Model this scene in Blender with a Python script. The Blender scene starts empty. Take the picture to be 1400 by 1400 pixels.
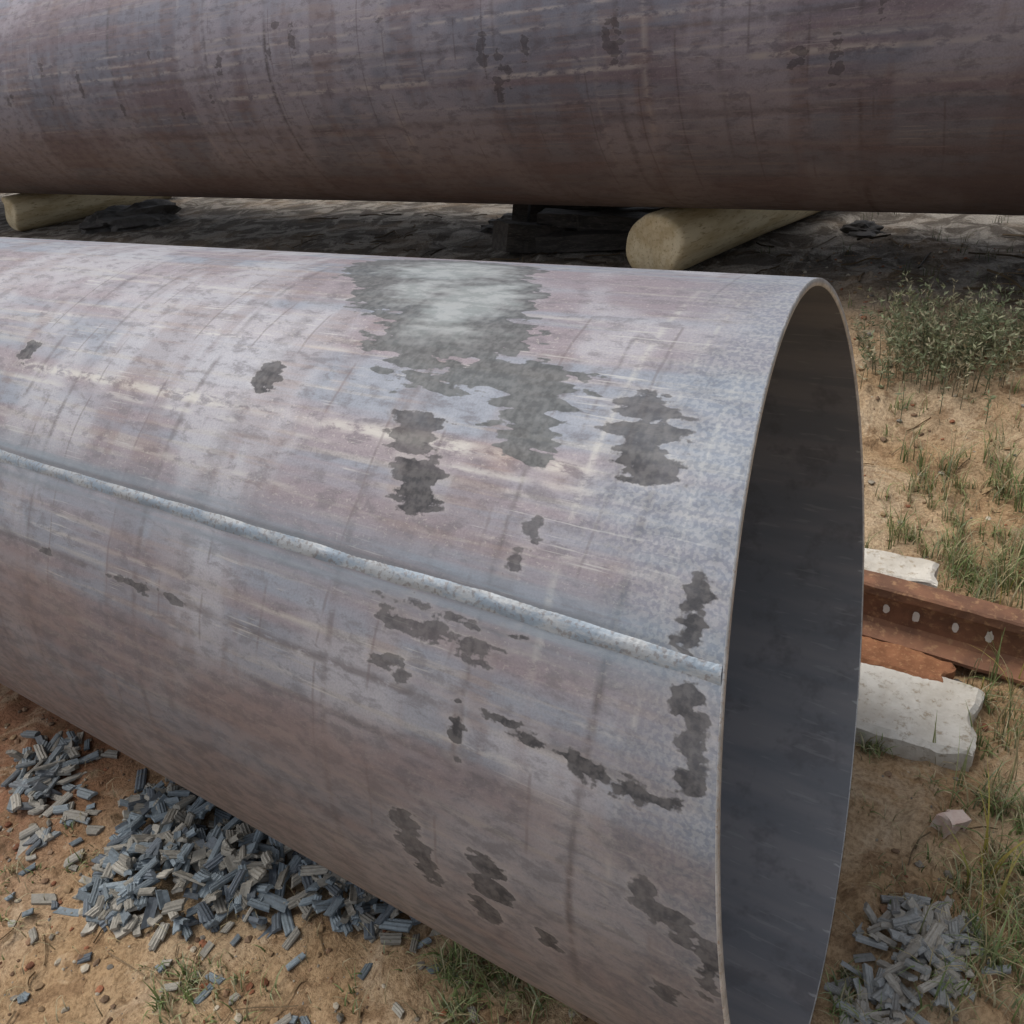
import bpy, numpy as np, math, random
from mathutils import Matrix, Vector
rng=np.random.default_rng(7); random.seed(7)
scn=bpy.context.scene; COL=bpy.context.collection
R=0.75
# ---------------------------------------------------------------- helpers
def link(o,parent=None):
    COL.objects.link(o)
    if parent: o.parent=parent
    return o
def empty(name,loc=(0,0,0)):
    o=bpy.data.objects.new(name,None); o.location=loc; return link(o)
def mesh_obj(name,V,F,mat=None,parent=None,smooth=False,uv=None,attrs=None,cols=None):
    me=bpy.data.meshes.new(name)
    V=np.asarray(V,dtype=np.float32).reshape(-1,3)
    if isinstance(F,np.ndarray):
        k=F.shape[1]; n=len(F)
        me.vertices.add(len(V)); me.vertices.foreach_set('co',V.ravel())
        me.loops.add(n*k); me.loops.foreach_set('vertex_index',F.astype(np.int32).ravel())
        me.polygons.add(n); me.polygons.foreach_set('loop_start',np.arange(0,n*k,k,dtype=np.int32))
        me.update(calc_edges=True)
    else:
        me.from_pydata(V.tolist(),[],F)
    if smooth: me.polygons.foreach_set('use_smooth',np.ones(len(me.polygons),dtype=bool))
    if uv is not None:
        l=me.uv_layers.new(name='UVMap'); li=np.zeros(len(me.loops),dtype=np.int32); me.loops.foreach_get('vertex_index',li)
        l.data.foreach_set('uv',np.asarray(uv,dtype=np.float32)[li].ravel())
    if attrs:
        for k,a in attrs.items():
            at=me.attributes.new(k,'FLOAT','POINT'); at.data.foreach_set('value',np.asarray(a,dtype=np.float32))
    if cols is not None:
        at=me.attributes.new('Col','FLOAT_COLOR','POINT'); c=np.ones((len(V),4),dtype=np.float32); c[:,:3]=cols
        at.data.foreach_set('color',c.ravel())
    me.update()
    o=bpy.data.objects.new(name,me)
    if mat: me.materials.append(mat)
    return link(o,parent)
def hsh(ix,iy,seed):
    n=(np.asarray(ix).astype(np.int64)*374761393+np.asarray(iy).astype(np.int64)*668265263+seed*1442695041)&0xffffffff
    n=((n^(n>>13))*1274126177)&0xffffffff
    return ((n^(n>>16))&0xffff)/65535.
def vnoise(x,y,seed=0):
    ix=np.floor(x);iy=np.floor(y);fx=x-ix;fy=y-iy;fx=fx*fx*(3-2*fx);fy=fy*fy*(3-2*fy)
    a=hsh(ix,iy,seed);b=hsh(ix+1,iy,seed);c=hsh(ix,iy+1,seed);d=hsh(ix+1,iy+1,seed)
    return (a*(1-fx)+b*fx)*(1-fy)+(c*(1-fx)+d*fx)*fy-.5
def fbm(x,y,sc,oct=4,seed=0):
    x=np.asarray(x,float);y=np.asarray(y,float)
    r=0;a=1.
    for i in range(oct):
        r=r+a*vnoise(x*sc+17.3*i,y*sc+5.1*i,seed+i); sc*=2.03; a*=.5
    return r
def n01(x,y,oct,seed):   # rotated octaves, 0..1 noise centred on .5
    c,s=math.cos(.6),math.sin(.6)
    r=0;a=1.;
    for i in range(oct):
        r=r+a*vnoise(x+3.7*i,y+8.1*i,seed+i); x,y=2.03*(c*x-s*y),2.03*(s*x+c*y); a*=.58
    return .5+.5*r
def zterr(x,y):
    x=np.asarray(x,float);y=np.asarray(y,float)
    s=np.clip((y-1.3)/2.1,0,1); b=.45*s*s*(3-2*s)
    near=np.exp(-((x/14)**2+(y/12)**2))
    cl=fbm(x,y,13.,3,61); cl=np.clip(cl-.12,0,1)
    n=fbm(x,y,1.1,3,3)*.08*np.clip((y-.9)/1.,0,1)+fbm(x,y,5.,4,11)*.026+fbm(x,y,26.,3,23)*.008+cl*.05
    far=fbm(x,y,.05,3,31)*np.clip((np.hypot(x,y)-20)/60,0,1)*3
    hill=np.clip((y-7)/6,0,1)**1.5*.5
    z=b+n*near-.006+far+hill
    # the pipe has bedded into the soil: keep soil under its belly
    belly=R-np.sqrt(np.clip(R*R-y*y,0,None))-.012
    k=np.clip((.14-x)/.05,0,1)*np.clip((x+12.3)/.1,0,1)*(np.abs(y)<.5)
    return np.where(k>0,z*(1-k)+np.minimum(z,belly)*k,z)
def inpipe(x,y): return x<.14 and abs(y)<.3
# ---------------------------------------------------------------- node helper
class NT:
    two=False
    def __init__(s,name):
        s.m=bpy.data.materials.new(name); s.m.use_nodes=True; s.t=s.m.node_tree; s.t.nodes.clear()
        s.out=s.n('ShaderNodeOutputMaterial'); s.b=s.n('ShaderNodeBsdfPrincipled'); s.l(s.b.outputs[0],s.out.inputs[0])
    def n(s,t,**k):
        x=s.t.nodes.new(t)
        for a,v in k.items(): setattr(x,a,v)
        return x
    def l(s,a,b): s.t.links.new(a,b)
    def put(s,sock,v):
        if isinstance(v,bpy.types.NodeSocket): s.l(v,sock)
        elif isinstance(v,(tuple,list)):
            sock.default_value=tuple(v)+((1,) if len(sock.default_value)==4 and len(v)==3 else ())
        else: sock.default_value=v
    def math(s,op,a,b=0,c=None,clamp=False):
        x=s.n('ShaderNodeMath',operation=op,use_clamp=clamp); s.put(x.inputs[0],a); s.put(x.inputs[1],b)
        if c is not None: s.put(x.inputs[2],c)
        return x.outputs[0]
    def mul(s,*a):
        r=a[0]
        for b in a[1:]: r=s.math('MULTIPLY',r,b)
        return r
    def mix(s,f,a,b,mode='MIX'):
        x=s.n('ShaderNodeMix',data_type='RGBA',blend_type=mode); s.put(x.inputs[0],f); s.put(x.inputs[6],a); s.put(x.inputs[7],b); return x.outputs[2]
    def noise(s,vec,scale,detail=3,rough=.55,dist=0):
        x=s.n('ShaderNodeTexNoise',noise_dimensions='2D' if s.two else '3D'); s.put(x.inputs['Vector'],vec); x.inputs['Scale'].default_value=scale; x.inputs['Detail'].default_value=detail; x.inputs['Roughness'].default_value=rough; x.inputs['Distortion'].default_value=dist; return x.outputs[0]
    def vmul(s,vec,m,add=(0,0,0)):
        x=s.n('ShaderNodeVectorMath',operation='MULTIPLY_ADD'); s.put(x.inputs[0],vec); x.inputs[1].default_value=m; x.inputs[2].default_value=add; return x.outputs[0]
    def ramp(s,v,lo,hi,a=0,b=1):
        x=s.n('ShaderNodeMapRange',interpolation_type='SMOOTHSTEP')
        if lo>hi: lo,hi,a,b=hi,lo,b,a
        s.put(x.inputs[0],v); s.put(x.inputs[1],lo); s.put(x.inputs[2],hi); s.put(x.inputs[3],a); s.put(x.inputs[4],b); return x.outputs[0]
    def bump(s,h,strength,dist,prev=None):
        x=s.n('ShaderNodeBump'); x.inputs['Strength'].default_value=strength; x.inputs['Distance'].default_value=dist; s.put(x.inputs['Height'],h)
        if prev is not None: s.l(prev,x.inputs['Normal'])
        return x.outputs[0]
    def attr(s,n): return s.n('ShaderNodeAttribute',attribute_name=n).outputs['Fac']
    def band(s,x,c,w): return s.ramp(s.math('ABSOLUTE',s.math('SUBTRACT',x,c)),w*.35,w,1,0)
    def set(s,**k):
        for a,v in k.items(): s.put(s.b.inputs[a.replace('_',' ')],v)
# ---------------------------------------------------------------- steel
def steel(name,tint,k,near):
    N=NT(name); N.two=True; uv0=N.n('ShaderNodeUVMap').outputs[0]
    sep=N.n('ShaderNodeSeparateXYZ'); N.l(uv0,sep.inputs[0]); u,v=sep.outputs[0],sep.outputs[1]
    uv=N.vmul(uv0,(k,k,1)) if k!=1 else uv0
    lon=N.attr('lon'); big=N.attr('big'); cir=N.attr('cir'); brk=N.attr('brk')
    lon2=N.noise(N.vmul(uv,(1.1,34,1),(3,7,0)),1.5,3,.65)
    med=N.noise(N.vmul(uv,(7,16,1)),2.4,5,.70,.2)
    fine=N.noise(uv0,240 if near else 110,1.5,.7)
    T=lambda c:tuple(a*b for a,b in zip(c,tint))
    c=N.mix(N.ramp(lon,.38,.62),T((.225,.245,.275)),T((.24,.205,.215)))
    c=N.mix(N.ramp(big,.44,.64,0,.75),c,T((.37,.365,.375)))
    c=N.mix(N.ramp(lon2,.52,.70,0,.5),c,T((.36,.34,.30)))
    c=N.mix(N.ramp(cir,.52,.70,0,.38),c,T((.17,.145,.15)))
    c=N.mix(N.ramp(med,.50,.66,0,.5),c,T((.145,.135,.14)))
    c=N.mix(N.ramp(fine,.35,.7,0,.26),c,N.mix(1.0,c,(.5,.5,.52),'MULTIPLY'))
    c=N.mix(N.mul(N.attr('mark_d'),N.ramp(med,.30,.48)),c,T((.095,.083,.083)))
    c=N.mix(N.mul(N.attr('mark_p'),N.ramp(med,.62,.44)),c,T((.46,.445,.39)))
    cell=N.n('ShaderNodeTexVoronoi',voronoi_dimensions='1D',feature='DISTANCE_TO_EDGE'); N.l(N.math('MULTIPLY_ADD',big,.03,u),cell.inputs['W']); cell.inputs['Scale'].default_value=6.5*k
    c=N.mix(N.mul(N.ramp(cell.outputs['Distance'],.004,.028,1,0),N.ramp(brk,.46,.60),.5),c,T((.12,.10,.10)))
    sv=N.noise(N.vmul(uv,(3.0,95,1),(1,2,0)),1.7,3,.6)
    c=N.mix(N.mul(N.ramp(sv,.62,.70),N.ramp(brk,.52,.64),.5),c,T((.46,.45,.41)))
    c=N.mix(N.mul(N.ramp(N.noise(N.vmul(uv,(60,85,1)),1.6,2,.7),.62,.70),N.ramp(lon,.45,.62),.3),c,T((.48,.45,.39)))
    c=N.mix(N.mul(N.ramp(cir,.5,.7),N.ramp(lon2,.45,.6),.14),c,(.25,.13,.085))
    rough=N.ramp(med,.3,.7,.54,.72)
    if near:
        d=N.math('ABSOLUTE',N.math('SUBTRACT',v,.668))
        c=N.mix(N.mul(N.ramp(d,.010,.08,1,0),N.ramp(lon2,.3,.6,.3,.8)),c,(.195,.245,.29))
        c=N.mix(N.mul(N.ramp(d,.012,.022,1,0),.6),c,(.09,.09,.095))  # thin shadow along both weld edges, painted into the steel colour
        c=N.mix(N.mul(N.ramp(N.math('MULTIPLY_ADD',N.math('SUBTRACT',big,.5),.05,N.attr('rust')),-.02,.03),.25),c,(.33,.20,.14))
        g=N.mul(N.ramp(N.math('MULTIPLY_ADD',N.math('SUBTRACT',big,.5),.3,N.attr('edge')),.02,.22,1,0),.55)
        c=N.mix(g,c,N.mix(N.ramp(N.noise(uv,130,1.5,.6),.42,.58),(.155,.19,.24),(.29,.315,.335)))
        c=N.mix(N.mul(N.ramp(N.math('MULTIPLY_ADD',lon,.4,v),.75,1.35),.68),c,N.mix(N.ramp(med,.4,.6),(.135,.11,.105),(.085,.075,.075)))  # painted shade: steel colour darkens down the side towards the belly
    else:
        c=N.mix(N.mul(N.ramp(N.math('MULTIPLY_ADD',lon,.5,v),1.9,2.7),.5),c,(.085,.062,.062))  # underside shade of the rear pipe mixed into its colour
    at=N.attr('stain')
    kk=1 if near else .6
    nz=N.noise(N.vmul(uv0,(10*kk,34*kk,1)),1.6,1.8,.5)
    nz2=N.noise(uv0,60*kk,2.5,.65)
    f=N.math('MULTIPLY_ADD',N.math('SUBTRACT',nz,.5),.045/kk,at)
    f=N.math('MULTIPLY_ADD',N.math('SUBTRACT',nz2,.5),.020/kk,f)
    msk=N.ramp(f,-.0022,.0028)
    c=N.mix(N.ramp(f,-.014,.0,0,.22),c,T((.34,.315,.29)))
    dk=N.mix(N.ramp(nz2,.35,.65),T((.036,.036,.038)),T((.085,.082,.080)))
    c=N.mix(N.mul(msk,N.ramp(brk,.35,.6,.92,.72) if near else .5),c,dk)
    spec=N.math('MULTIPLY_ADD',msk,-.3,.45)
    if near:
        f2=N.math('MULTIPLY_ADD',N.math('SUBTRACT',nz,.5),.075,N.attr('film'))
        f2=N.math('MULTIPLY_ADD',N.math('SUBTRACT',nz2,.5),.014,f2)
        m2=N.ramp(f2,-.0018,.0022)
        core=N.mul(N.ramp(N.math('MULTIPLY_ADD',N.math('SUBTRACT',big,.5),.12,f2),.004,.07),N.ramp(v,.33,.17))  # pale upper core: bright reflection on the water film, painted as colour
        c=N.mix(N.mul(m2,.88),c,N.mix(core,N.mix(N.ramp(nz2,.35,.65),(.075,.08,.08),(.13,.135,.133)),N.mix(N.ramp(med,.4,.6),(.34,.36,.355),(.25,.275,.27))))
        spec=N.math('MULTIPLY_ADD',m2,-.2,spec)
    nrm=N.bump(N.math('MULTIPLY_ADD',fine,.25,med),.2,.003)
    N.set(Base_Color=c,Roughness=rough,Metallic=.12,Normal=nrm,Specular_IOR_Level=spec)
    return N.m
def simple(name,c1,c2,scale,rough=.8,bump=.5,bd=.01,metal=0,c3=None,stretch=(1,1,1),coord='Object'):
    N=NT(name); tc=N.n('ShaderNodeTexCoord').outputs[coord]; v=N.vmul(tc,stretch)
    a=N.noise(v,scale,5,.65,.2); b=N.noise(v,scale*6,4,.7)
    c=N.mix(N.ramp(a,.35,.65),c1,c2)
    if c3: c=N.mix(N.ramp(b,.52,.68,0,.8),c,c3)
    N.set(Base_Color=c,Roughness=rough,Metallic=metal,Normal=N.bump(N.math('MULTIPLY_ADD',b,.4,a),bump,bd)); return N.m
def vcol(name,rough=.6,transl=0,bump=0):
    N=NT(name); a=N.n('ShaderNodeAttribute',attribute_name='Col').outputs['Color']
    tc=N.n('ShaderNodeTexCoord').outputs['Object']; nz=N.noise(tc,90,2,.7)
    c=N.mix(N.ramp(nz,.3,.7,.0,.45),a,N.mix(1.,a,(.5,.5,.5),'MULTIPLY'))
    N.set(Base_Color=c,Roughness=rough)
    if bump: N.set(Normal=N.bump(nz,bump,.003))
    if transl:
        t=N.n('ShaderNodeBsdfTranslucent'); N.l(c,t.inputs[0]); mx=N.n('ShaderNodeMixShader'); mx.inputs[0].default_value=transl
        N.l(N.b.outputs[0],mx.inputs[1]); N.l(t.outputs[0],mx.inputs[2]); N.l(mx.outputs[0],N.out.inputs[0])
    return N.m
# ---------------------------------------------------------------- pipe
STAIN=[(-1.74,.419,.03,.03),(-.96,.385,.032,.034),(-.585,.425,.05,.026),(-.575,.46,.045,.024),(-.54,.505,.055,.028),(-.525,.55,.04,.026),
(-.215,.335,.05,.024),(-.20,.375,.06,.026),(-.19,.41,.05,.024),(-.165,.435,.045,.022),(-.31,.553,.014,.018),(-.32,.60,.010,.018),
(-.06,.585,.016,.026),(-.052,.63,.02,.03),(-.045,.675,.016,.024),(-.04,.71,.018,.03),(-.022,.75,.02,.03),(-.01,.80,.018,.026),
(-.49,.735,.03,.014),(-.42,.738,.05,.016),(-.36,.742,.035,.014),(-.50,.80,.022,.014),(-.47,.815,.014,.014),(-.36,.86,.010,.03),
(-.45,1.07,.03,.022),(-.44,1.11,.034,.028),(-.415,1.155,.03,.026),(-.30,1.075,.032,.024),(-.295,1.12,.038,.03),(-.31,1.18,.03,.03),
(-.055,.99,.018,.026),(-.03,1.01,.024,.018),(.0,1.01,.022,.026),(.045,1.04,.016,.03),(.045,1.085,.014,.024),(-.01,1.147,.02,.018),(-.2,1.17,.02,.02),
(-.15,.842,.03,.012),(-.095,.85,.045,.013),(-.05,.85,.03,.010),(-.23,.836,.03,.010),(-.30,.82,.03,.008),(-1.42,.842,.02,.012),(-1.0,.834,.04,.008),(-1.1,.834,.05,.007),(-.40,.705,.04,.004)]
FILM=[(-.84,-.03,.24,.12),(-.8,.09,.15,.1),(-.66,.12,.15,.12),(-.62,.22,.17,.07),(-.60,.335,.1,.022),(-.52,.32,.14,.026),(-.45,.305,.12,.036),(-.40,.345,.065,.038),(-.385,.39,.06,.034),(-.37,.425,.05,.028),(-.66,.30,.05,.035),(-.72,.26,.08,.03)]
RUST=[(-.40,.462,.04,.03),(-.30,.473,.05,.025),(-1.55,.95,.3,.1),(-.7,1.02,.3,.08)]
BST=[]
for i in range(24):
    uu=random.uniform(-12.5,-3.8); vv=random.uniform(1.3,1.8)
    for j in range(random.choice((1,1,2,3))): BST.append((uu+random.gauss(0,.02),vv+j*.05,random.uniform(.012,.03),random.uniform(.03,.06)))
NEAR_D=[('u',-.155,.007,.9,.45,1.3),('u',-.35,.005,.6,.3,.9),('u',-.62,.009,.5,0,1.2),('u',-1.12,.010,.5,0,1.2),('u',-1.5,.008,.5,0,1.2),('u',-1.65,.008,.5,0,1.2),('u',-.98,.03,.3,0,1.3),('u',-.36,.006,.8,.82,.92),('u',-.21,.004,.6,.02,.5),('u',-.05,.003,.5,.0,.6),('u',-.29,.004,.5,.02,.4),
        ('v',.835,.010,.7,-1.8,0),('v',.92,.008,.5,-1.8,-.2),('v',.705,.005,.6,-1.8,0),('v',.645,.004,.4,-1.8,0)]
NEAR_P=[('u',-.255,.007,.5,0,.75),('u',-.10,.004,.5,0,1.2),('v',.455,.014,.75,-1.9,-.25),('v',.485,.005,.6,-1.9,0),('v',.30,.005,.5,-1.9,-.8),('v',.79,.005,.5,-1.5,0),('v',.58,.005,.4,-1.9,0),('v',.15,.006,.4,-1.9,0),('v',1.0,.005,.35,-1.5,0),('v',.88,.005,.5,-1.2,-.2),('u',-.17,.003,.6,.0,.5)]
FAR_D=[('u',-4.58,.014,1.,1,2.9),('u',-5.75,.018,.5,1,2.6),('u',-8.35,.02,.9,1,2.9),('u',-6.5,.015,.45,1,2.9),('u',-10.2,.025,.6,1,2.9),('u',-5.2,.012,.4,1,2.2),('u',-9.0,.012,.6,1.,2.9),('v',1.95,.03,.35,-12,-3),('v',1.56,.02,.45,-12,-3),('v',2.35,.02,.3,-12,-3)]
FAR_P=[('u',-5.6,.022,.6,1,2.1),('u',-5.88,.012,.4,1,2.3),('u',-7.3,.05,.45,1,2.2),('u',-9.3,.018,.4,1,2.4),('v',1.71,.018,1.,-9,-3),('v',1.66,.007,.7,-8,-3),('v',1.50,.013,.8,-12,-3),('v',1.42,.010,.9,-12,-3),('v',1.35,.008,.8,-12,-3),('v',1.86,.009,.5,-12,-3),('v',1.60,.007,.6,-12,-5)]
def marks(u,v,B,k):
    f=np.zeros(u.shape); wu=u+.012*k*fbm(u,v,5/k,2,91); wv=v+.006*k*fbm(u,v,3/k,2,92)
    for (ax,c,w,st,a,b) in B:
        m,o=(wu,v) if ax=='u' else (wv,u)
        d=np.clip(1-(np.abs(m-c)/w-.35)/.65,0,1)*np.clip(np.minimum(o-a,b-o)/(.06*k)+.5,0,1)
        br=np.clip((fbm(u,v,7/k,3,int(abs(c)*100))+.34)/.3,.1,1)
        f=np.maximum(f,d*st*br)
    return f
def field(u,v,B):
    f=np.full(u.shape,-.06)
    for (cx,cs,rx,rs) in B:
        d=np.sqrt(((u-cx)/rx)**2+((v-cs)/rs)**2); f=np.maximum(f,(1-d)*min(rx,rs))
    return f
def pipe(root,R,L,th,mats,tilt=(0,0),fine=True):
    if fine:
        us=np.concatenate([np.arange(0,1.9,.006),np.geomspace(1.9,L,70)])
        ss=np.concatenate([np.arange(-.25,1.35,.0055),np.linspace(1.35,2*math.pi*R-.25,170)[:-1]])
    else:
        us=np.concatenate([np.linspace(0,3.5,10)[:-1],np.arange(3.5,13,.016),np.linspace(13,L,20)]); ss=np.concatenate([np.linspace(-.25,1.2,60)[:-1],np.arange(1.2,3.,.012),np.linspace(3.,2*math.pi*R-.25,120)[:-1]])
    a=ss/R
    ny,nz=-np.sin(a),np.cos(a)
    xe=-R*(tilt[0]*ny+tilt[1]*nz)
    def surf(r,us,name,mat,inv,attr):
        U,A=np.meshgrid(us,np.arange(len(a)),indexing='ij')
        X=xe[A]*np.exp(-U/.6)-U
        x=X.ravel(); s=(ss[A]*np.ones_like(U)).ravel(); k=1 if fine else .55
        rr=r*(1+.0010*fbm(X*1.2,ss[A]*6,1.,2,8))
        rr=r+(rr-r)*np.clip(U/.15,0,1)
        Y=rr*ny[A]; Z=rr*nz[A]+R
        V=np.stack([X,Y,Z],-1).reshape(-1,3); n=len(a)
        idx=np.arange(len(us)*n).reshape(len(us),n)
        a0=idx[:-1,:];a1=idx[1:,:];b0=np.roll(a0,-1,1);b1=np.roll(a1,-1,1)
        F=np.stack([a0,a1,b1,b0],-1).reshape(-1,4)
        if inv: F=F[:,::-1]
        uv=np.stack([x,s],-1)
        at={'edge':U.ravel()}
        if attr:
            X_,S_=x*k,s*k
            at.update({'lon':n01(X_*.8,S_*15,4,101),'big':n01(X_*3.2,S_*3.4,5,131),'cir':n01(X_*12,S_*2.6,4,151),'brk':n01(X_*8,S_*11,4,171)})
        if attr=='near': at.update({'stain':field(x,s,STAIN),'film':field(x,s,FILM),'rust':field(x,s,RUST),'mark_d':marks(x,s,NEAR_D,1),'mark_p':marks(x,s,NEAR_P,1)})
        if attr=='far': at.update({'stain':field(x,s,BST),'mark_d':marks(x,s,FAR_D,2),'mark_p':marks(x,s,FAR_P,2)})
        return mesh_obj(name,V,F,mat,root,True,uv,at)
    surf(R,us,'outer_wall',mats[0],False,'near' if fine else 'far')
    usi=np.concatenate([np.linspace(0,.04,11),np.linspace(.06,2,40),np.linspace(2,L,40)[1:]])
    surf(R-th,usi,'inner_wall',mats[1],True,None)
    for end in (0,1):
        rr=[R,R-.0012,R-th+.0012,R-th]; xo=[0,.0022,.0022,0]
        U=0 if end==0 else L; V=[];n=len(a)
        for k in range(4):
            sg=1 if end==0 else -1
            X=xe*math.exp(-U/.6)-U+sg*(xo[k]-.0)
            V.append(np.stack([X,rr[k]*ny,rr[k]*nz+R],-1))
        V=np.concatenate(V); idx=np.arange(4*n).reshape(4,n)
        a0=idx[:-1];a1=idx[1:];b0=np.roll(a0,-1,1);b1=np.roll(a1,-1,1)
        F=np.stack([a0,b0,b1,a1],-1).reshape(-1,4)
        if end: F=F[:,::-1]
        mesh_obj('cut_edge' if end==0 else 'cut_edge_far',V,F,mats[2],root,False,np.stack([V[:,0],np.tile(ss,4)],-1))
def bead(root,R,L,s0,tilt,mat):
    us=np.concatenate([np.arange(0,2.4,.0025),np.arange(2.4,L,.03)]); ws=np.linspace(-1,1,15)
    nr=(us<2.4)
    w=.0145*(1+.28*fbm(us,us*0,9,3,5)*nr)
    off=.006*fbm(us,us*0+3,2.5,3,9)
    prof=np.clip(1-ws**2,0,1)**1.3+.10*np.exp(-((np.abs(ws)-.8)/.12)**2)
    S=s0+off[:,None]+w[:,None]*ws[None,:]
    ph=(us[:,None]-.006*(1-ws[None,:]**2))*2*math.pi/.0105+3*fbm(us,us*0,9,2,3)[:,None]
    rip=1+nr[:,None]*(.06*np.cos(ph)+.5*fbm(us[:,None]+0*ws[None,:],ws[None,:]*.02+0*us[:,None],18,3,77)+.5*fbm(us,us*0,7,2,72)[:,None])
    r=R-.0010+.0040*prof[None,:]*rip
    A=S/R; ny=-np.sin(A);nz=np.cos(A)
    U=np.repeat(us[:,None],len(ws),1); X=-R*(tilt[0]*ny+tilt[1]*nz)*np.exp(-U/.6)-U-.001
    V=np.stack([X,r*ny,r*nz+R],-1).reshape(-1,3); n=len(ws)
    idx=np.arange(len(us)*n).reshape(len(us),n)
    F=np.stack([idx[:-1,:-1],idx[1:,:-1],idx[1:,1:],idx[:-1,1:]],-1).reshape(-1,4)
    mesh_obj('weld_seam',V,F,mat,root,True,np.stack([X.ravel(),S.ravel()],-1))
TILT=(.0979,.1291)
m_out=steel('mill_scale_steel',(1.08,1.08,1.11),1,True)
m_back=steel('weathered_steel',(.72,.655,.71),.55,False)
N=NT('inner_steel'); N.two=True; uv=N.n('ShaderNodeUVMap').outputs[0]
a=N.noise(N.vmul(uv,(.6,5,1)),1.6,3,.6); b=N.noise(uv,7,4,.7); sc=N.noise(N.vmul(uv,(4,30,1)),2,2,.6)
c=N.mix(N.ramp(a,.35,.65),(.21,.215,.225),(.28,.27,.27)); c=N.mix(N.ramp(b,.5,.7,0,.6),c,(.155,.15,.155))
c=N.mix(N.mul(N.ramp(sc,.64,.72),.3),c,(.4,.4,.38))
sep=N.n('ShaderNodeSeparateXYZ'); N.l(uv,sep.inputs[0])
tick=N.ramp(N.math('ABSOLUTE',N.math('SUBTRACT',N.math('FRACT',N.mul(N.math('MULTIPLY_ADD',b,.05,sep.outputs[1]),11)),.5)),.02,.05,1,0)
c=N.mix(N.mul(tick,N.ramp(N.attr('edge'),.008,.016,1,0),N.ramp(a,.5,.56),.6),c,(.55,.55,.53))
N.set(Base_Color=c,Roughness=.6,Metallic=.15,Normal=N.bump(b,.2,.004)); m_in=N.m
m_cut=simple('cut_steel',(.38,.38,.37),(.56,.56,.55),30,.45,.3,.002,.3,(.30,.22,.16))
N=NT('weld_bead_steel'); N.two=True; uv=N.n('ShaderNodeUVMap').outputs[0]; nz=N.noise(N.vmul(uv,(9,30,1)),1.5,4,.65); n2=N.noise(uv,120,2)
c=N.mix(N.ramp(nz,.4,.6),(.18,.22,.26),(.27,.285,.295)); c=N.mix(N.ramp(n2,.52,.68,0,.6),c,(.13,.115,.11))
N.set(Base_Color=c,Metallic=.2,Roughness=.45,Normal=N.bump(n2,.4,.0015)); m_bead=N.m
p1=empty('steel_pipe'); pipe(p1,R,12.,.014,(m_out,m_in,m_cut),TILT,True); bead(p1,R,12.,.672,TILT,m_bead)
R2=1.0
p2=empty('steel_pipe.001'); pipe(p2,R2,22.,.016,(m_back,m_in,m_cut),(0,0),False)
dz=math.atan2(-.0542,1); p2.rotation_euler=(0,0,dz)
p2.location=(4.,3.79-4*.0542,.82)
# ---------------------------------------------------------------- ground
def axis(lo,hi,step,far):
    c=np.arange(lo,hi,step); g=np.geomspace(step*2,far,34)
    return np.concatenate([(lo-g)[::-1],c,hi+g])
gx=axis(-3.2,1.3,.014,300); gy=axis(-1.5,4.8,.016,300)
GX,GY=np.meshgrid(gx,gy,indexing='ij'); GZ=zterr(GX,GY)
idx=np.arange(GX.size).reshape(GX.shape)
F=np.stack([idx[:-1,:-1],idx[1:,:-1],idx[1:,1:],idx[:-1,1:]],-1).reshape(-1,4)
N=NT('sandy_soil'); N.two=True; tc=N.n('ShaderNodeTexCoord').outputs['Object']; sep=N.n('ShaderNodeSeparateXYZ'); N.l(tc,sep.inputs[0])
a=N.noise(tc,1.7,3,.6,.3); b=N.noise(tc,9,5,.68,.3); cc=N.noise(tc,70,4,.75); e2=N.noise(tc,3.6,5,.7,.5)
c=N.mix(N.ramp(a,.35,.65),(.42,.285,.16),(.51,.385,.25))
red=N.mul(N.ramp(sep.outputs[0],-1.55,-2.2),N.ramp(sep.outputs[1],.5,-.2))
c=N.mix(N.mul(red,.8),c,(.24,.10,.055))
c=N.mix(N.ramp(b,.50,.64,0,.7),c,(.25,.155,.085))
c=N.mix(N.ramp(e2,.54,.66,0,.5),c,(.21,.15,.09))
c=N.mix(N.ramp(e2,.44,.34,0,.5),c,(.58,.46,.32))
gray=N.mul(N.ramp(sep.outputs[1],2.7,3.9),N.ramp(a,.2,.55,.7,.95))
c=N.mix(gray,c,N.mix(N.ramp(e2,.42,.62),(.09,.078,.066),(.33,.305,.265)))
c=N.mix(N.ramp(cc,.38,.68,.0,.65),c,N.mix(1.,c,(.45,.41,.37),'MULTIPLY'))
far=N.n('ShaderNodeVectorMath',operation='LENGTH'); N.l(tc,far.inputs[0])
c=N.mix(N.mul(N.ramp(far.outputs['Value'],14,40),N.ramp(a,.3,.6)),c,(.09,.12,.045))
N.set(Base_Color=c,Roughness=.95,Normal=N.bump(N.math('MULTIPLY_ADD',cc,.35,b),.8,.025)); N.b.inputs['Specular IOR Level'].default_value=.2
mesh_obj('ground',np.stack([GX,GY,GZ],-1),F,N.m,None,True)
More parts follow.
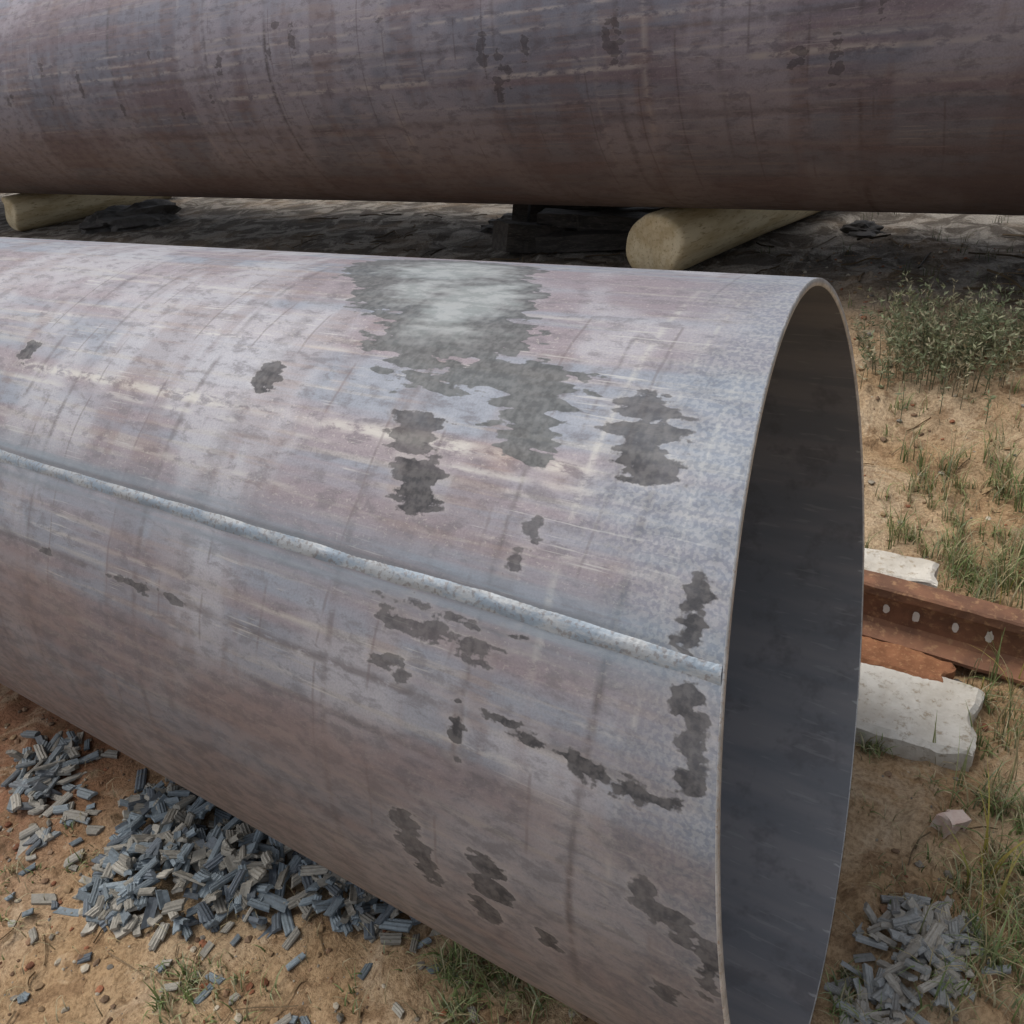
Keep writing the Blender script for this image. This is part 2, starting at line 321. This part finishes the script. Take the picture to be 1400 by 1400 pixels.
# ---------------------------------------------------------------- chips
class Batch:
    def __init__(s): s.V=[];s.F=[];s.C=[];s.n=0
    def add(s,V,F,c):
        V=np.asarray(V,float); s.V.append(V); s.F+= [tuple(i+s.n for i in f) for f in F]; s.C.append(np.tile(np.asarray(c,float),(len(V),1)) if np.ndim(c)==1 else c); s.n+=len(V)
    def make(s,name,mat,smooth=False,parent=None):
        return mesh_obj(name,np.concatenate(s.V),s.F,mat,parent,smooth,cols=np.concatenate(s.C))
def rotm(yaw,pitch,roll):
    return np.array(Matrix.Rotation(yaw,3,'Z')@Matrix.Rotation(pitch,3,'Y')@Matrix.Rotation(roll,3,'X'))
def chip(L,W,H):
    prof=[]; k=6
    for i in range(k+1):
        t=i/k*2-1; prof.append((t*W/2,H*(.55+.45*math.cos(t*1.3))+(H*.14 if i%2 else -H*.06)))
    prof+= [(W/2*.93,-H*.1),(0,H*.12),(-W/2*.93,-H*.1)]
    n=len(prof); V=[]
    for e in (-1,0,1):
        sk=random.uniform(-.3,.3)*W*abs(e); bz=random.uniform(-.1,.1)*H; by=random.uniform(-.04,.04)*W
        for (y,z) in prof: V.append((e*L/2+y/W*sk*2+random.uniform(-1,1)*W*.09*abs(e),y*random.uniform(.96,1.04)+by,z+bz))
    F=[(q*n+i,q*n+(i+1)%n,(q+1)*n+(i+1)%n,(q+1)*n+i) for q in (0,1) for i in range(n)]+[tuple(range(n))[::-1],tuple(range(2*n,3*n))]
    return np.array(V),F
def chipcol(pale=0.):
    r=random.random(); k=random.uniform(.7,1.3)
    if r<.44: c=(.20,.24,.265)
    elif r<.88: c=(.32,.30,.255)
    else: c=(.12,.14,.16)
    c=np.array(c)*k
    return c*(1-pale)+np.array((.46,.43,.38))*pale
def pile(name,blobs,n,h,size=(.062,.025,.010),pale=0.):
    B=Batch()
    tot=sum(b[4] for b in blobs)
    for (cx,cy,rx,ry,w,_h) in blobs:
        for i in range(int(n*w/tot)):
            r=random.random()**.62; t=random.uniform(0,2*math.pi)
            if random.random()<.12: r*=random.uniform(1.1,1.9)
            x=cx+rx*r*math.cos(t); y=cy+ry*r*math.sin(t)
            hh=0
            for q in blobs:
                d=math.hypot((x-q[0])/q[2],(y-q[1])/q[3]); hh=max(hh,max(0,1-d*d)*q[5])
            z=float(zterr(x,y))+.004+h*hh*random.uniform(.5,1.0)
            if x<.12 and abs(y)<R:
                zb=R-math.sqrt(R*R-y*y)-.02
                if z>zb: 
                    if zb<.01: continue
                    z=min(z,zb)
            L=size[0]*random.uniform(.5,1.45); W=size[1]*random.uniform(.75,1.25); H=size[2]*random.uniform(.8,1.4)
            V,F=chip(L,W,H); slope=.9 if hh>.1 else .15
            M=rotm(random.uniform(0,6.28),random.gauss(0,.35)*slope*1.3,random.gauss(0,.5)*slope)
            if random.random()<.3: V=V*np.array([1,1,-1]); F=[f[::-1] for f in F]
            B.add(V@M.T+np.array([x,y,z]),F,chipcol(pale))
    return B.make(name,m_chip)
m_chip=vcol('slag_chip',.75,0,.6)
pile('slag_chip_pile',[(-1.62,-.60,.20,.13,3,1),(-1.5,-.72,.24,.16,4,1),(-1.3,-.60,.22,.14,3,1),(-1.08,-.54,.20,.09,2,.6),(-.88,-.50,.14,.07,1,.4),(-1.58,-.84,.12,.07,1,.3)],500,.10)
pile('slag_chip_pile.001',[(-2.2,-.64,.13,.11,2,1),(-2.12,-.73,.08,.07,1,.6),(-2.0,-.74,.12,.1,.6,.1)],85,.05,pale=.15)
pile('slag_chip_pile.002',[(.27,-.02,.11,.15,3,1),(.34,.05,.09,.1,1,.5),(.22,-.16,.08,.1,1,.5)],140,.05,(.052,.019,.009),.45)
B=Batch()
for i in range(80):
    x=random.uniform(-2.4,-.5); y=random.uniform(-1.15,-.5)
    V,F=chip(random.uniform(.02,.05),.018,.007); M=rotm(random.uniform(0,6.28),random.gauss(0,.1),random.gauss(0,.15))
    B.add(V@M.T+np.array([x,y,float(zterr(x,y))+.003]),F,chipcol())
B.make('scattered_slag_chips',m_chip)
# ---------------------------------------------------------------- gravel
def pebble(r):
    base=[(0,0,1)]+[(math.cos(t)*.9,math.sin(t)*.9,.35) for t in np.arange(6)*1.047]+[(math.cos(t)*.9,math.sin(t)*.9,-.35) for t in np.arange(6)*1.047+.5]
    V=np.array(base)*(1+.28*(rng.random((13,1))-.5)*2)*r*np.array([1,random.uniform(.6,1),random.uniform(.45,.8)])
    F=[(0,1+i,1+(i+1)%6) for i in range(6)]
    for i in range(6):
        F+=[(1+i,7+i,1+(i+1)%6),(7+i,7+(i+1)%6,1+(i+1)%6)]
    return V,F
B=Batch()
for i in range(5600):
    if random.random()<.45: x=random.uniform(-2.6,-.3); y=random.uniform(-1.3,-.3); s=1
    else: x=random.uniform(-1.2,.9)+0; y=random.uniform(-.3,4.5); s=1.3
    if inpipe(x,y): continue
    r=.002+.012*random.random()**5*s
    V,F=pebble(r); M=rotm(random.uniform(0,6.28),0,0)
    k=random.uniform(.6,1.35); c=np.array(random.choice([(.33,.22,.12),(.28,.17,.10),(.22,.2,.17),(.40,.35,.27),(.25,.10,.05),(.2,.13,.08)]))*k
    B.add(V@M.T+np.array([x,y,float(zterr(x,y))+r*.25]),F,c)
B.make('gravel',vcol('pebble',.9,0,.4))
# ---------------------------------------------------------------- grass
def blade(B,x,y,h,az,lean,w,c,seg=4,z0=None):
    z=float(zterr(x,y))-.005 if z0 is None else z0
    d=np.array([math.cos(az),math.sin(az),0]); p=np.array([-math.sin(az),math.cos(az),0])
    tw=random.uniform(-.6,.6); p=p*math.cos(tw)+d*math.sin(tw)
    V=[];C=[]
    for i in range(seg+1):
        t=i/seg; a=lean*t**1.3
        pos=np.array([x,y,z])+d*h*(t*math.sin(a))*.9+np.array([0,0,1])*h*t*math.cos(a*.9)
        ww=w*(1-t**1.6)+.0002
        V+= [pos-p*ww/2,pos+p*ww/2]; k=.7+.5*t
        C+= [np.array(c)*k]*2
    F=[(2*i,2*i+1,2*i+3,2*i+2) for i in range(seg)]
    B.add(np.array(V),F,np.array(C))
GREEN=[(.23,.31,.11),(.28,.36,.14),(.18,.25,.09),(.37,.40,.19),(.33,.38,.22)]; DRY=[(.52,.44,.25),(.44,.37,.21),(.56,.50,.32)]
B=Batch()
def tuft(cx,cy,rad,n,h,dry=.2,w=.0052,leanm=1.0):
    k=max(1,n//8)
    for j in range(k):
        ox=random.gauss(cx,rad*.5);oy=random.gauss(cy,rad*.5); hs=random.uniform(.5,1.3)
        if inpipe(ox,oy): continue
        for i in range(8):
            c=np.array(random.choice(DRY if random.random()<dry else GREEN))*random.uniform(.75,1.2)
            blade(B,random.gauss(ox,.014),random.gauss(oy,.014),hs*h*random.uniform(.4,1.15),random.uniform(0,6.28),random.uniform(.1,1.5)*leanm,w*random.uniform(.5,1.2),c)
for a in [(.12,1.72,.13,160,.14),(-.02,2.1,.16,120,.17),(.24,2.15,.2,190,.18),(-.06,1.74,.06,60,.15),(.28,1.52,.12,210,.15),(.40,1.75,.18,220,.18),(.5,2.0,.2,180,.2),
          (.08,1.9,.2,80,.12),(-.1,2.4,.25,50,.12),(.3,2.6,.25,80,.15),(.16,1.58,.10,130,.13),(.34,1.62,.1,100,.16),
          (.42,.52,.09,120,.13),(.47,.25,.10,180,.14),(.46,.08,.1,180,.14),(.38,.2,.10,90,.10),(.42,-.02,.1,140,.12),(.56,.4,.14,180,.17),(.36,.72,.06,70,.12),(.46,.85,.08,120,.15),(.18,.12,.06,30,.06),(.33,.9,.05,50,.12),
          (-1.2,-.92,.08,150,.075),(-1.05,-.86,.10,80,.06),(-.62,-.56,.06,190,.09),(-.52,-.52,.07,210,.09),(-.58,-.64,.08,140,.075),(-.42,-.5,.06,130,.075),(-.36,-.48,.05,70,.07),(-.85,-.72,.1,30,.05),(-1.9,-.95,.1,50,.05),(-1.75,-.8,.04,25,.05),
          (.075,.575,.02,130,.07),(-.3,1.5,.2,40,.08),(.17,-.2,.05,90,.08),(.15,-.12,.04,50,.06),(.22,.25,.08,30,.06)]:
    tuft(*a,dry=.36)
tuft(-1.5,-1.0,.5,110,.04,.5); tuft(.2,1.9,.5,180,.08,.5); tuft(.3,.3,.25,170,.06,.6); tuft(-.3,3.0,.7,140,.1,.5)
for i in range(700):
    if random.random()<.3: x=random.uniform(-2.2,-.3);y=random.uniform(-1.2,-.5)
    else: x=random.uniform(-.1,.7);y=random.uniform(-.2,2.6)
    if inpipe(x,y): continue
    blade(B,x,y,random.uniform(.03,.10),random.uniform(0,6.28),1.5,.003,np.array(random.choice(DRY))*random.uniform(.5,1.1),3,float(zterr(x,y))+.006)
# tall dry stalks round the rail and slab
for i in range(70):
    x=random.uniform(.25,.62); y=random.choice((random.uniform(.0,.75),random.uniform(.9,1.0),random.uniform(1.3,2.2)))
    blade(B,x,y,random.uniform(.10,.24),random.uniform(0,6.28),random.uniform(.1,.9),.0035,np.array(random.choice(DRY+[(.50,.44,.12),GREEN[3]]))*random.uniform(.8,1.15),6)
for (x,y,h,az,l,c) in [(-.09,1.62,.30,2.6,.35,GREEN[1]),(-.085,1.63,.24,2.4,.2,GREEN[1]),(-.08,1.66,.17,.3,.3,GREEN[3]),(.38,.30,.28,1.9,.5,(.50,.44,.10)),(.40,.26,.24,.6,.7,(.5,.42,.12)),(.36,.22,.20,2.7,.6,(.4,.4,.1)),(.42,.18,.26,1.2,.5,(.48,.42,.14)),(.30,.55,.16,1.4,.4,GREEN[3]),(.42,.6,.26,2.0,.3,DRY[0]),(.33,.98,.24,1.5,.25,GREEN[1]),(.345,.98,.2,2.4,.5,GREEN[0]),(.22,.60,.17,1.8,.3,GREEN[3])]:
    for j in range(2): blade(B,x+j*.008,y,h*(1-.2*j),az+j*.3,l,.006,c,7)
for i in range(40):
    x=random.uniform(-2.5,1.);y=random.uniform(3.2,5.5)
    if random.random()<.6: x=random.uniform(-.6,.8)
    for j in range(10): blade(B,random.gauss(x,.03),random.gauss(y,.03),random.uniform(.04,.12),random.uniform(0,6.28),random.uniform(.2,1.2),.004,np.array(random.choice(DRY+GREEN))*.35)
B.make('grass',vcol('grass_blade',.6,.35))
def shrub(name,cx,cy,rx,ry,h,n):
    B=Batch()
    for i in range(n):
        x=cx+random.gauss(0,rx*.45); y=cy+random.gauss(0,ry*.45); z=float(zterr(x,y))
        H=h*random.uniform(.5,1.1)*(1-.4*min(1,((x-cx)/rx)**2)); az=math.atan2(y-cy,x-cx)+random.gauss(0,.7); lean=random.uniform(.1,.8)
        c=np.array(random.choice([(.26,.29,.17),(.20,.24,.13),(.32,.33,.2),(.38,.34,.22)]))*random.uniform(.7,1.2)
        blade(B,x,y,H,az,lean,.004,c*.8,6,z0=z)
        d=np.array([math.cos(az),math.sin(az),0])
        for k in range(18):
            t=random.uniform(.15,1); a=lean*t**1.3
            p=np.array([x,y,z])+d*H*(t*math.sin(a))*.9+np.array([0,0,1])*H*t*math.cos(a*.9)
            q=rng.normal(size=3); q/=np.linalg.norm(q); q[2]=abs(q[2]); r=np.cross(q,rng.normal(size=3)); r/=np.linalg.norm(r); L=random.uniform(.015,.04); w=L*.13
            B.add(np.array([p,p+q*L*.5+r*w,p+q*L,p+q*L*.5-r*w]),[(0,1,2,3)],c*random.uniform(.8,1.4))
    return B.make(name,vcol(name+'_leaf',.65,.25))
shrub('shrub',-.12,2.78,.36,.26,.34,330)
shrub('shrub.001',.36,2.95,.25,.2,.28,170)
B=Batch()
for i in range(230):
    if i<50: x=random.uniform(-2.2,-.4);y=random.uniform(-1.2,-.55)
    else: x=random.uniform(-.8,.8);y=random.uniform(.0,4.5)
    az=random.uniform(0,6.28); L=random.uniform(.03,.16); r=random.uniform(.0012,.0035); dk=1
    if i>150: x=random.uniform(-6,.6); y=random.uniform(3.5,5); L*=2.5; r*=2.5; dk=.4
    if x<.25 and abs(y)<.45: continue
    V=[];bend=random.uniform(-.02,.02)
    for k in range(4):
        t=k/3; px=x+math.cos(az)*L*t-math.sin(az)*bend*math.sin(t*3.14); py=y+math.sin(az)*L*t+math.cos(az)*bend*math.sin(t*3.14); pz=float(zterr(px,py))+.006+random.uniform(0,.006)
        for q in range(3): V.append((px-math.sin(az)*r*math.cos(q*2.09),py+math.cos(az)*r*math.cos(q*2.09),pz+r*math.sin(q*2.09)))
    F=[(3*k+q,3*k+(q+1)%3,3*k+3+(q+1)%3,3*k+3+q) for k in range(3) for q in range(3)]
    B.add(np.array(V),F,np.array((.25,.17,.09))*random.uniform(.4,1.5)*dk)
B.make('dry_twigs',vcol('twig',.85))
# ---------------------------------------------------------------- rail
m_rust=simple('rusty_iron',(.15,.075,.045),(.26,.125,.07),7,.8,.6,.006,.1,(.36,.21,.11))
m_conc=simple('rough_concrete',(.50,.46,.39),(.66,.63,.56),6,.92,.8,.012,0,(.32,.26,.18))
m_white=simple('lime_paint',(.62,.6,.54),(.75,.72,.66),20,.9,.3,.003)
def extr(prof,xs,yf,zf,name,mat,parent,jit=0):
    n=len(prof); V=[]
    for x in xs:
        for (y,z) in prof: V.append((x,y+yf(x)+random.uniform(-jit,jit),z+zf(x)+random.uniform(-jit,jit)))
    F=[(k*n+i,(k+1)*n+i,(k+1)*n+(i+1)%n,k*n+(i+1)%n) for k in range(len(xs)-1) for i in range(n)]
    F+=[tuple(range(n)),tuple(range(n*len(xs)-n,n*len(xs)))[::-1]]
    return mesh_obj(name,V,F,mat,parent)
rail=empty('rusty_rail',(0,1.06,.045))
prof=[(-.075,0),(.075,0),(.075,.012),(.02,.028),(.010,.045),(.010,.135),(.018,.148),(.038,.155),(.040,.185),(.034,.192),(-.034,.192),(-.040,.185),(-.038,.155),(-.018,.148),(-.010,.135),(-.010,.045),(-.02,.028),(-.075,.012)]
extr(prof[::-1],np.linspace(-1.3,1.9,90),lambda x:0,lambda x:.015-.05*x,'rail_body',m_rust,rail,.0012)
for i,x in enumerate((.0,.09,.205,.30)):
    V=[(x,-.0138,.10-.05*x+.015-.005)]; 
    for k in range(14):
        t=k/14*6.283; rr=(.013+(.002 if i%2 else 0))*random.uniform(.85,1.15); V.append((x+rr*math.cos(t)*.75,-.0138,.090-.05*x+.015+rr*math.sin(t)*(1.9 if math.sin(t)>0 else 1)))
    mesh_obj('bolt_hole_lime_%d'%(i+1),V,[(0,1+k,1+(k+1)%14) for k in range(14)],m_white,rail)
def block(name,x0,x1,y0,y1,z0,z1,mat,amp=.012,seed=0,nx=30,ny=16,edge=.02,parent=None,fr=18):
    xs=np.linspace(x0,x1,nx);ys=np.linspace(y0,y1,ny); X,Y=np.meshgrid(xs,ys,indexing='ij')
    ex=np.abs((X-x0)/(x1-x0)*2-1)**6; ey=np.abs((Y-y0)/(y1-y0)*2-1)**6
    jx=fbm(Y*0+X,Y,fr,3,seed)*edge*ex; jy=fbm(X,Y+9,fr,3,seed+5)*edge*ey
    rim=np.maximum(np.abs((X-x0)/(x1-x0)*2-1)>.985,np.abs((Y-y0)/(y1-y0)*2-1)>.985)
    T=np.stack([X+jx,Y+jy,z1+fbm(X,Y,9,4,seed+9)*amp*2-.35*edge*rim*(1+fbm(X,Y,25,2,seed+3))],-1)
    Bt=T.copy(); Bt[...,2]=z0; Bt[...,:2]+=rng.normal(size=Bt[...,:2].shape)*.001
    V=np.concatenate([T.reshape(-1,3),Bt.reshape(-1,3)]); idx=np.arange(nx*ny).reshape(nx,ny)
    F=[tuple(int(i) for i in f) for f in np.stack([idx[:-1,:-1],idx[1:,:-1],idx[1:,1:],idx[:-1,1:]],-1).reshape(-1,4)]
    per=[int(i) for i in list(idx[:,0])+list(idx[-1,1:])+list(idx[::-1,-1][1:])+list(idx[0,::-1][1:-1])]; o=nx*ny
    F+=[(per[i],per[i]+o,per[(i+1)%len(per)]+o,per[(i+1)%len(per)]) for i in range(len(per))]
    return mesh_obj(name,V,F,mat,parent)
block('concrete_slab',-.7,.315,.60,.90,-.05,.065,m_conc,.006,3,60,24,.035,fr=12)
block('concrete_slab.001',-.9,.12,1.16,1.30,-.05,.215,m_conc,.006,13,60,16,edge=.02)
m_rp=simple('rust_flake',(.34,.15,.07),(.24,.10,.045),14,.85,.8,.006,.1,(.45,.25,.12))
block('rusted_plate',-.35,.22,.86,.975,.02,.075,m_rp,.012,21,50,14,edge=.03)
m_brick=simple('broken_brick',(.55,.40,.34),(.65,.55,.48),18,.9,.7,.006)
o=block('broken_brick',-.034,.034,-.024,.024,-.02,.045,m_brick,.012,33,14,12,.03,fr=30); o.location=(.30,.37,float(zterr(.3,.37))); o.rotation_euler=(.1,.2,.7)
# ---------------------------------------------------------------- log supports
m_log=simple('peeled_log',(.58,.46,.26),(.76,.65,.43),3,.8,.4,.01,0,(.38,.27,.13),(3,.6,3))
def log(name,x,y,yaw,r,L):
    n=40;m=26;V=[];rings=[(0,.001),(0,.5),(0,.86),(.012,.97),(.035,1.)]+[(t,1.) for t in np.linspace(.08,L-.03,m)]+[(L,.95),(L,.001)]
    for k,(t,s) in enumerate(rings):
        for i in range(n):
            a=i/n*6.283; rr=r*s*(1+.05*math.sin(a*2+1)+.02*math.sin(a*5+t*3)+.05*float(fbm(math.cos(a)*1.5+t*.7,math.sin(a)*1.5,1.5,3,44)))
            V.append((rr*math.cos(a),t+.02*math.sin(a*3)*(s if t<.05 else 0),rr*math.sin(a)))
    F=[(k*n+i,k*n+(i+1)%n,(k+1)*n+(i+1)%n,(k+1)*n+i) for k in range(len(rings)-1) for i in range(n)]
    o=mesh_obj(name,V,F,m_log,None,True); o.location=(x,y,.45+r-.025); o.rotation_euler=(0,0,yaw); return o
log('log_support',-1.90,3.52,-.24,.21,2.1); log('log_support.001',-10.2,3.95,-.25,.21,1.9); log('log_support.002',1.9,3.2,-.1,.193,1.9)
m_dark=simple('dark_timber',(.035,.03,.025),(.08,.07,.06),4,.85,.7,.02,0,(.14,.12,.1),(1,6,6))
tim=empty('timber_stack',(-2.75,4.1,.45))
for i,(x,y,z,L,w,h,yaw,pt) in enumerate([(0,0,.06,1.0,.14,.12,.3,0),(.1,.15,.18,.9,.16,.1,.1,.05),(-.35,-.1,.1,.5,.2,.2,1.1,.25),(.3,.3,.12,.8,.12,.22,.5,0),(-.1,.35,.28,1.0,.14,.1,-.2,-.08),(-.55,.1,.12,.12,.14,.4,.4,.2),(.05,.5,.1,1.6,.2,.3,.1,0)]):
    o=block('timber_%d'%(i+1),-L/2,L/2,-w/2,w/2,-h/2,h/2,m_dark,.006,50+i,20,6,.01,parent=tim); o.location=(x,y,z); o.rotation_euler=(0,pt,yaw)
m_rock=simple('dark_rock',(.05,.045,.04),(.12,.11,.10),5,.9,.8,.02)
def rock(name,x,y,r,fl=.6):
    import bmesh
    bm=bmesh.new(); bmesh.ops.create_icosphere(bm,subdivisions=4,radius=r)
    for v in bm.verts:
        k=1+.6*float(fbm(v.co.x/r*1.2+x*3,v.co.y/r*1.2+v.co.z/r*1.7,1.4,4,int(abs(x)*10))); v.co*=k; v.co.z*=fl
    me=bpy.data.meshes.new(name); bm.to_mesh(me); bm.free(); me.materials.append(m_rock); o=bpy.data.objects.new(name,me); o.location=(x,y,float(zterr(x,y))+r*.05); link(o)
for i,(x,y,r,fl) in enumerate([(-8.7,4.5,.5,.35),(-3.7,4.6,.2,.5),(-.9,4.8,.14,.5)]):
    rock('rock' if i==0 else 'rock.%03d'%i,x,y,r,fl)
# ---------------------------------------------------------------- light
w=bpy.data.worlds.new('World'); scn.world=w; w.use_nodes=True; nt=w.node_tree; bg=nt.nodes['Background']
sky=nt.nodes.new('ShaderNodeTexSky'); sky.sky_type='NISHITA'; sky.sun_disc=False
el=math.radians(64); sky.sun_elevation=el
sd=Vector((-.7,-.12,0)).normalized()
sky.sun_rotation=math.atan2(sd.x,sd.y)
sky.air_density=1.0; sky.dust_density=4.5; sky.ozone_density=1.0
hs=nt.nodes.new('ShaderNodeHueSaturation'); hs.inputs['Saturation'].default_value=.45
nt.links.new(sky.outputs[0],hs.inputs['Color']); nt.links.new(hs.outputs[0],bg.inputs[0]); bg.inputs[1].default_value=.15
sun=bpy.data.lights.new('sun','SUN'); sun.energy=1.5; sun.angle=math.radians(30); sun.color=(1,.97,.93)
so=bpy.data.objects.new('sun',sun); link(so)
dirv=Vector((sd.x*math.cos(el),sd.y*math.cos(el),math.sin(el))); so.rotation_euler=dirv.to_track_quat('Z','Y').to_euler(); so.location=(0,0,10)
# ---------------------------------------------------------------- camera
cam=bpy.data.cameras.new('camera'); co=bpy.data.objects.new('camera',cam); link(co)
cam.sensor_width=36; cam.lens=1111.477/1400*36; cam.clip_end=2000; cam.clip_start=.02
M=Matrix(((0.84382,-0.19538,0.4998,0.2352),(0.52631,0.48315,-0.69969,-1.3134),(-0.10477,0.85346,0.51052,1.9164),(0,0,0,1)))
co.matrix_world=M; scn.camera=co
scn.view_settings.view_transform='Standard'; scn.view_settings.look='None'; scn.view_settings.exposure=0
